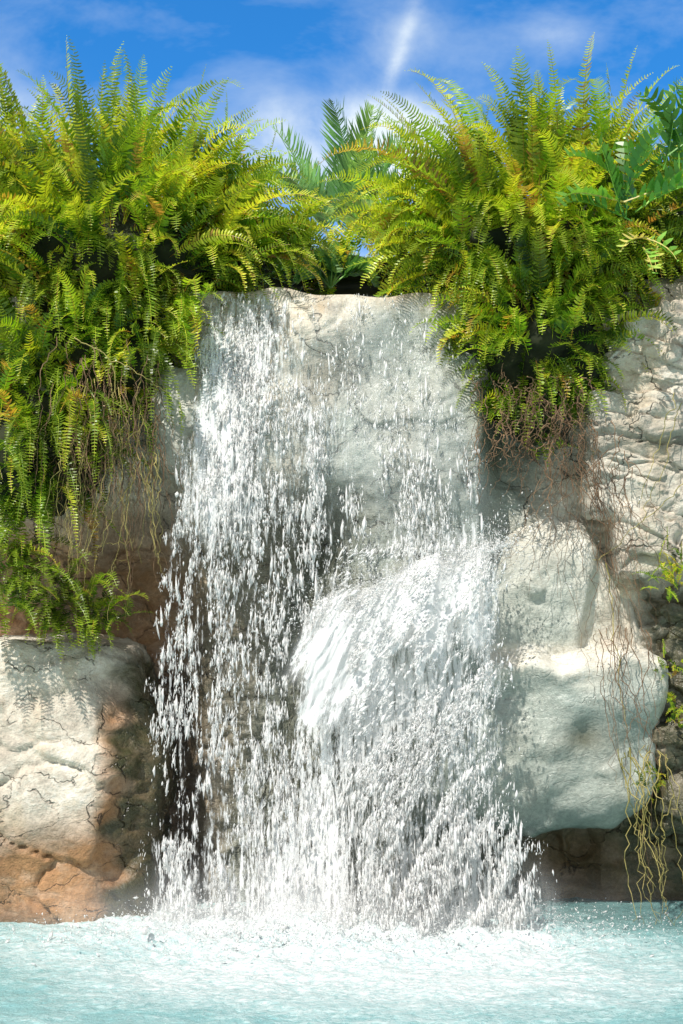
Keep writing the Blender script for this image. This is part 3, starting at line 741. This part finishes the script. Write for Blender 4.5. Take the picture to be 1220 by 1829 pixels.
roots([(W(1140+rng.normal(0, 22), 1340, -.17), W(1185+rng.normal(0, 30), 1630+rng.normal(0, 50), -.2), .03) for i in range(15)], M_vine, 'yellow-green root tips dangling above the pool', wig=.05, thick=.0025)
roots([(W(1215, 720, -.08), W(1150, 930, -.12), .03), (W(1210, 700, -.08), W(1140, 900, -.12), .03), (W(1225, 850, -.08), W(1060, 1000, -.12), .03), (W(1080, 1000, -.1), W(1120, 1300, -.15), .03)], M_vine, 'pale woody stems leaning against rock', thick=.004, wig=.03, name='dry_stems')
roots([(W(120, 990, -.1), W(240, 960, -.15), .02), (W(150, 1060, -.1), W(225, 1000, -.12), .02), (W(130, 600, -.35), W(300, 700, -.35), .05)], M_vine, 'single curling yellow runner against dark rock', name='curling_vine')

# ---------------------------------------------------------------- camera, light, world
cam = bpy.data.cameras.new('camera'); co = bpy.data.objects.new('camera', cam); COL.objects.link(co)
co.location = (0, CAMY, CAMZ); co.rotation_euler = (math.radians(90), 0, 0)
cam.sensor_fit = 'VERTICAL'; cam.sensor_height = 36; cam.lens = 36*F/1829; cam.shift_y = (1194-914.5)/1829; cam.clip_end = 2000
scene.camera = co
sd = Vector((-0.42, -0.66, 1.0)).normalized()
sun = bpy.data.lights.new('sun', 'SUN'); so = bpy.data.objects.new('sun', sun); COL.objects.link(so)
sun.energy = 5.0; sun.angle = math.radians(0.5); sun.color = (1, 0.96, 0.89)
so.rotation_euler = sd.to_track_quat('Z', 'Y').to_euler()
w = bpy.data.worlds.new('World'); scene.world = w; w.use_nodes = True
N = NT(w.node_tree)
sky = N.n('ShaderNodeTexSky', sky_type='NISHITA'); sky.sun_disc = False
sky.sun_elevation = math.asin(sd.z); sky.sun_rotation = math.atan2(sd.x, sd.y)
sky.dust_density = 0.4; sky.ozone_density = 2.0
tc = N.n('ShaderNodeTexCoord').outputs['Generated']
sx = N.n('ShaderNodeSeparateXYZ'); N.set(sx, 0, tc)
yc = N.math('MAXIMUM', sx.outputs[1], 0.05)
u = N.math('DIVIDE', sx.outputs[0], yc); v = N.math('DIVIDE', sx.outputs[2], yc)
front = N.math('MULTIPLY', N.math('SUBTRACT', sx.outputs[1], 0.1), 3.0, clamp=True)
def gauss(cu, cv, su, sv, tilt=0):
    du = N.math('SUBTRACT', u, cu)
    if tilt: du = N.math('SUBTRACT', du, N.math('MULTIPLY', N.math('SUBTRACT', v, cv), tilt))
    a = N.math('POWER', N.math('ABSOLUTE', N.math('DIVIDE', du, su)), 2); b = N.math('POWER', N.math('ABSOLUTE', N.math('DIVIDE', N.math('SUBTRACT', v, cv), sv)), 2)
    return N.math('EXPONENT', N.math('MULTIPLY', N.math('ADD', a, b), -1))
def uv(px, py): return (px-610)/F, (1194-py)/F
cmb = N.n('ShaderNodeCombineXYZ'); N.set(cmb, 0, u); N.set(cmb, 1, v)
wis = N.noise(N.mapping(cmb.outputs[0], (5, 9, 1), (1.3, 0.4, 0), (0, 0, 0.4)), 1.0, 6, 0.62, 0.25).outputs[0]
puf = N.noise(cmb.outputs[0], 20, 6, 0.62, 0.2).outputs[0]
acc = N.ramp(wis, [(0.44, 0), (0.75, 0.35)])
for (a, b_, s1, s2, tl, k) in [(712, 100, 15, 90, 0.34, 0.75), (725, 60, 70, 90, 0.3, 0.40), (690, 215, 85, 42, 0, 1.7), (650, 290, 190, 75, 0, 1.5), (20, 200, 90, 60, 0, 0.5), (760, 260, 60, 50, 0, .7), (490, 210, 50, 50, 0, .6), (1000, 60, 60, 30, 0, .5), (600, 500, 260, 50, 0, 1.0)]:
    g = gauss(*uv(a, b_), s1/F, s2/F, tl)
    acc = N.math('ADD', acc, N.math('MULTIPLY', N.math('MULTIPLY', g, k), N.math('MULTIPLY_ADD', puf, 1.4, -0.15)))
acc = N.math('MULTIPLY', acc, front, clamp=True)
blue = N.mix(front, (1.25, 1.05, 0.85), (0.24, 1.02, 1.65))  # warm tint behind the camera added to make ambient light less blue
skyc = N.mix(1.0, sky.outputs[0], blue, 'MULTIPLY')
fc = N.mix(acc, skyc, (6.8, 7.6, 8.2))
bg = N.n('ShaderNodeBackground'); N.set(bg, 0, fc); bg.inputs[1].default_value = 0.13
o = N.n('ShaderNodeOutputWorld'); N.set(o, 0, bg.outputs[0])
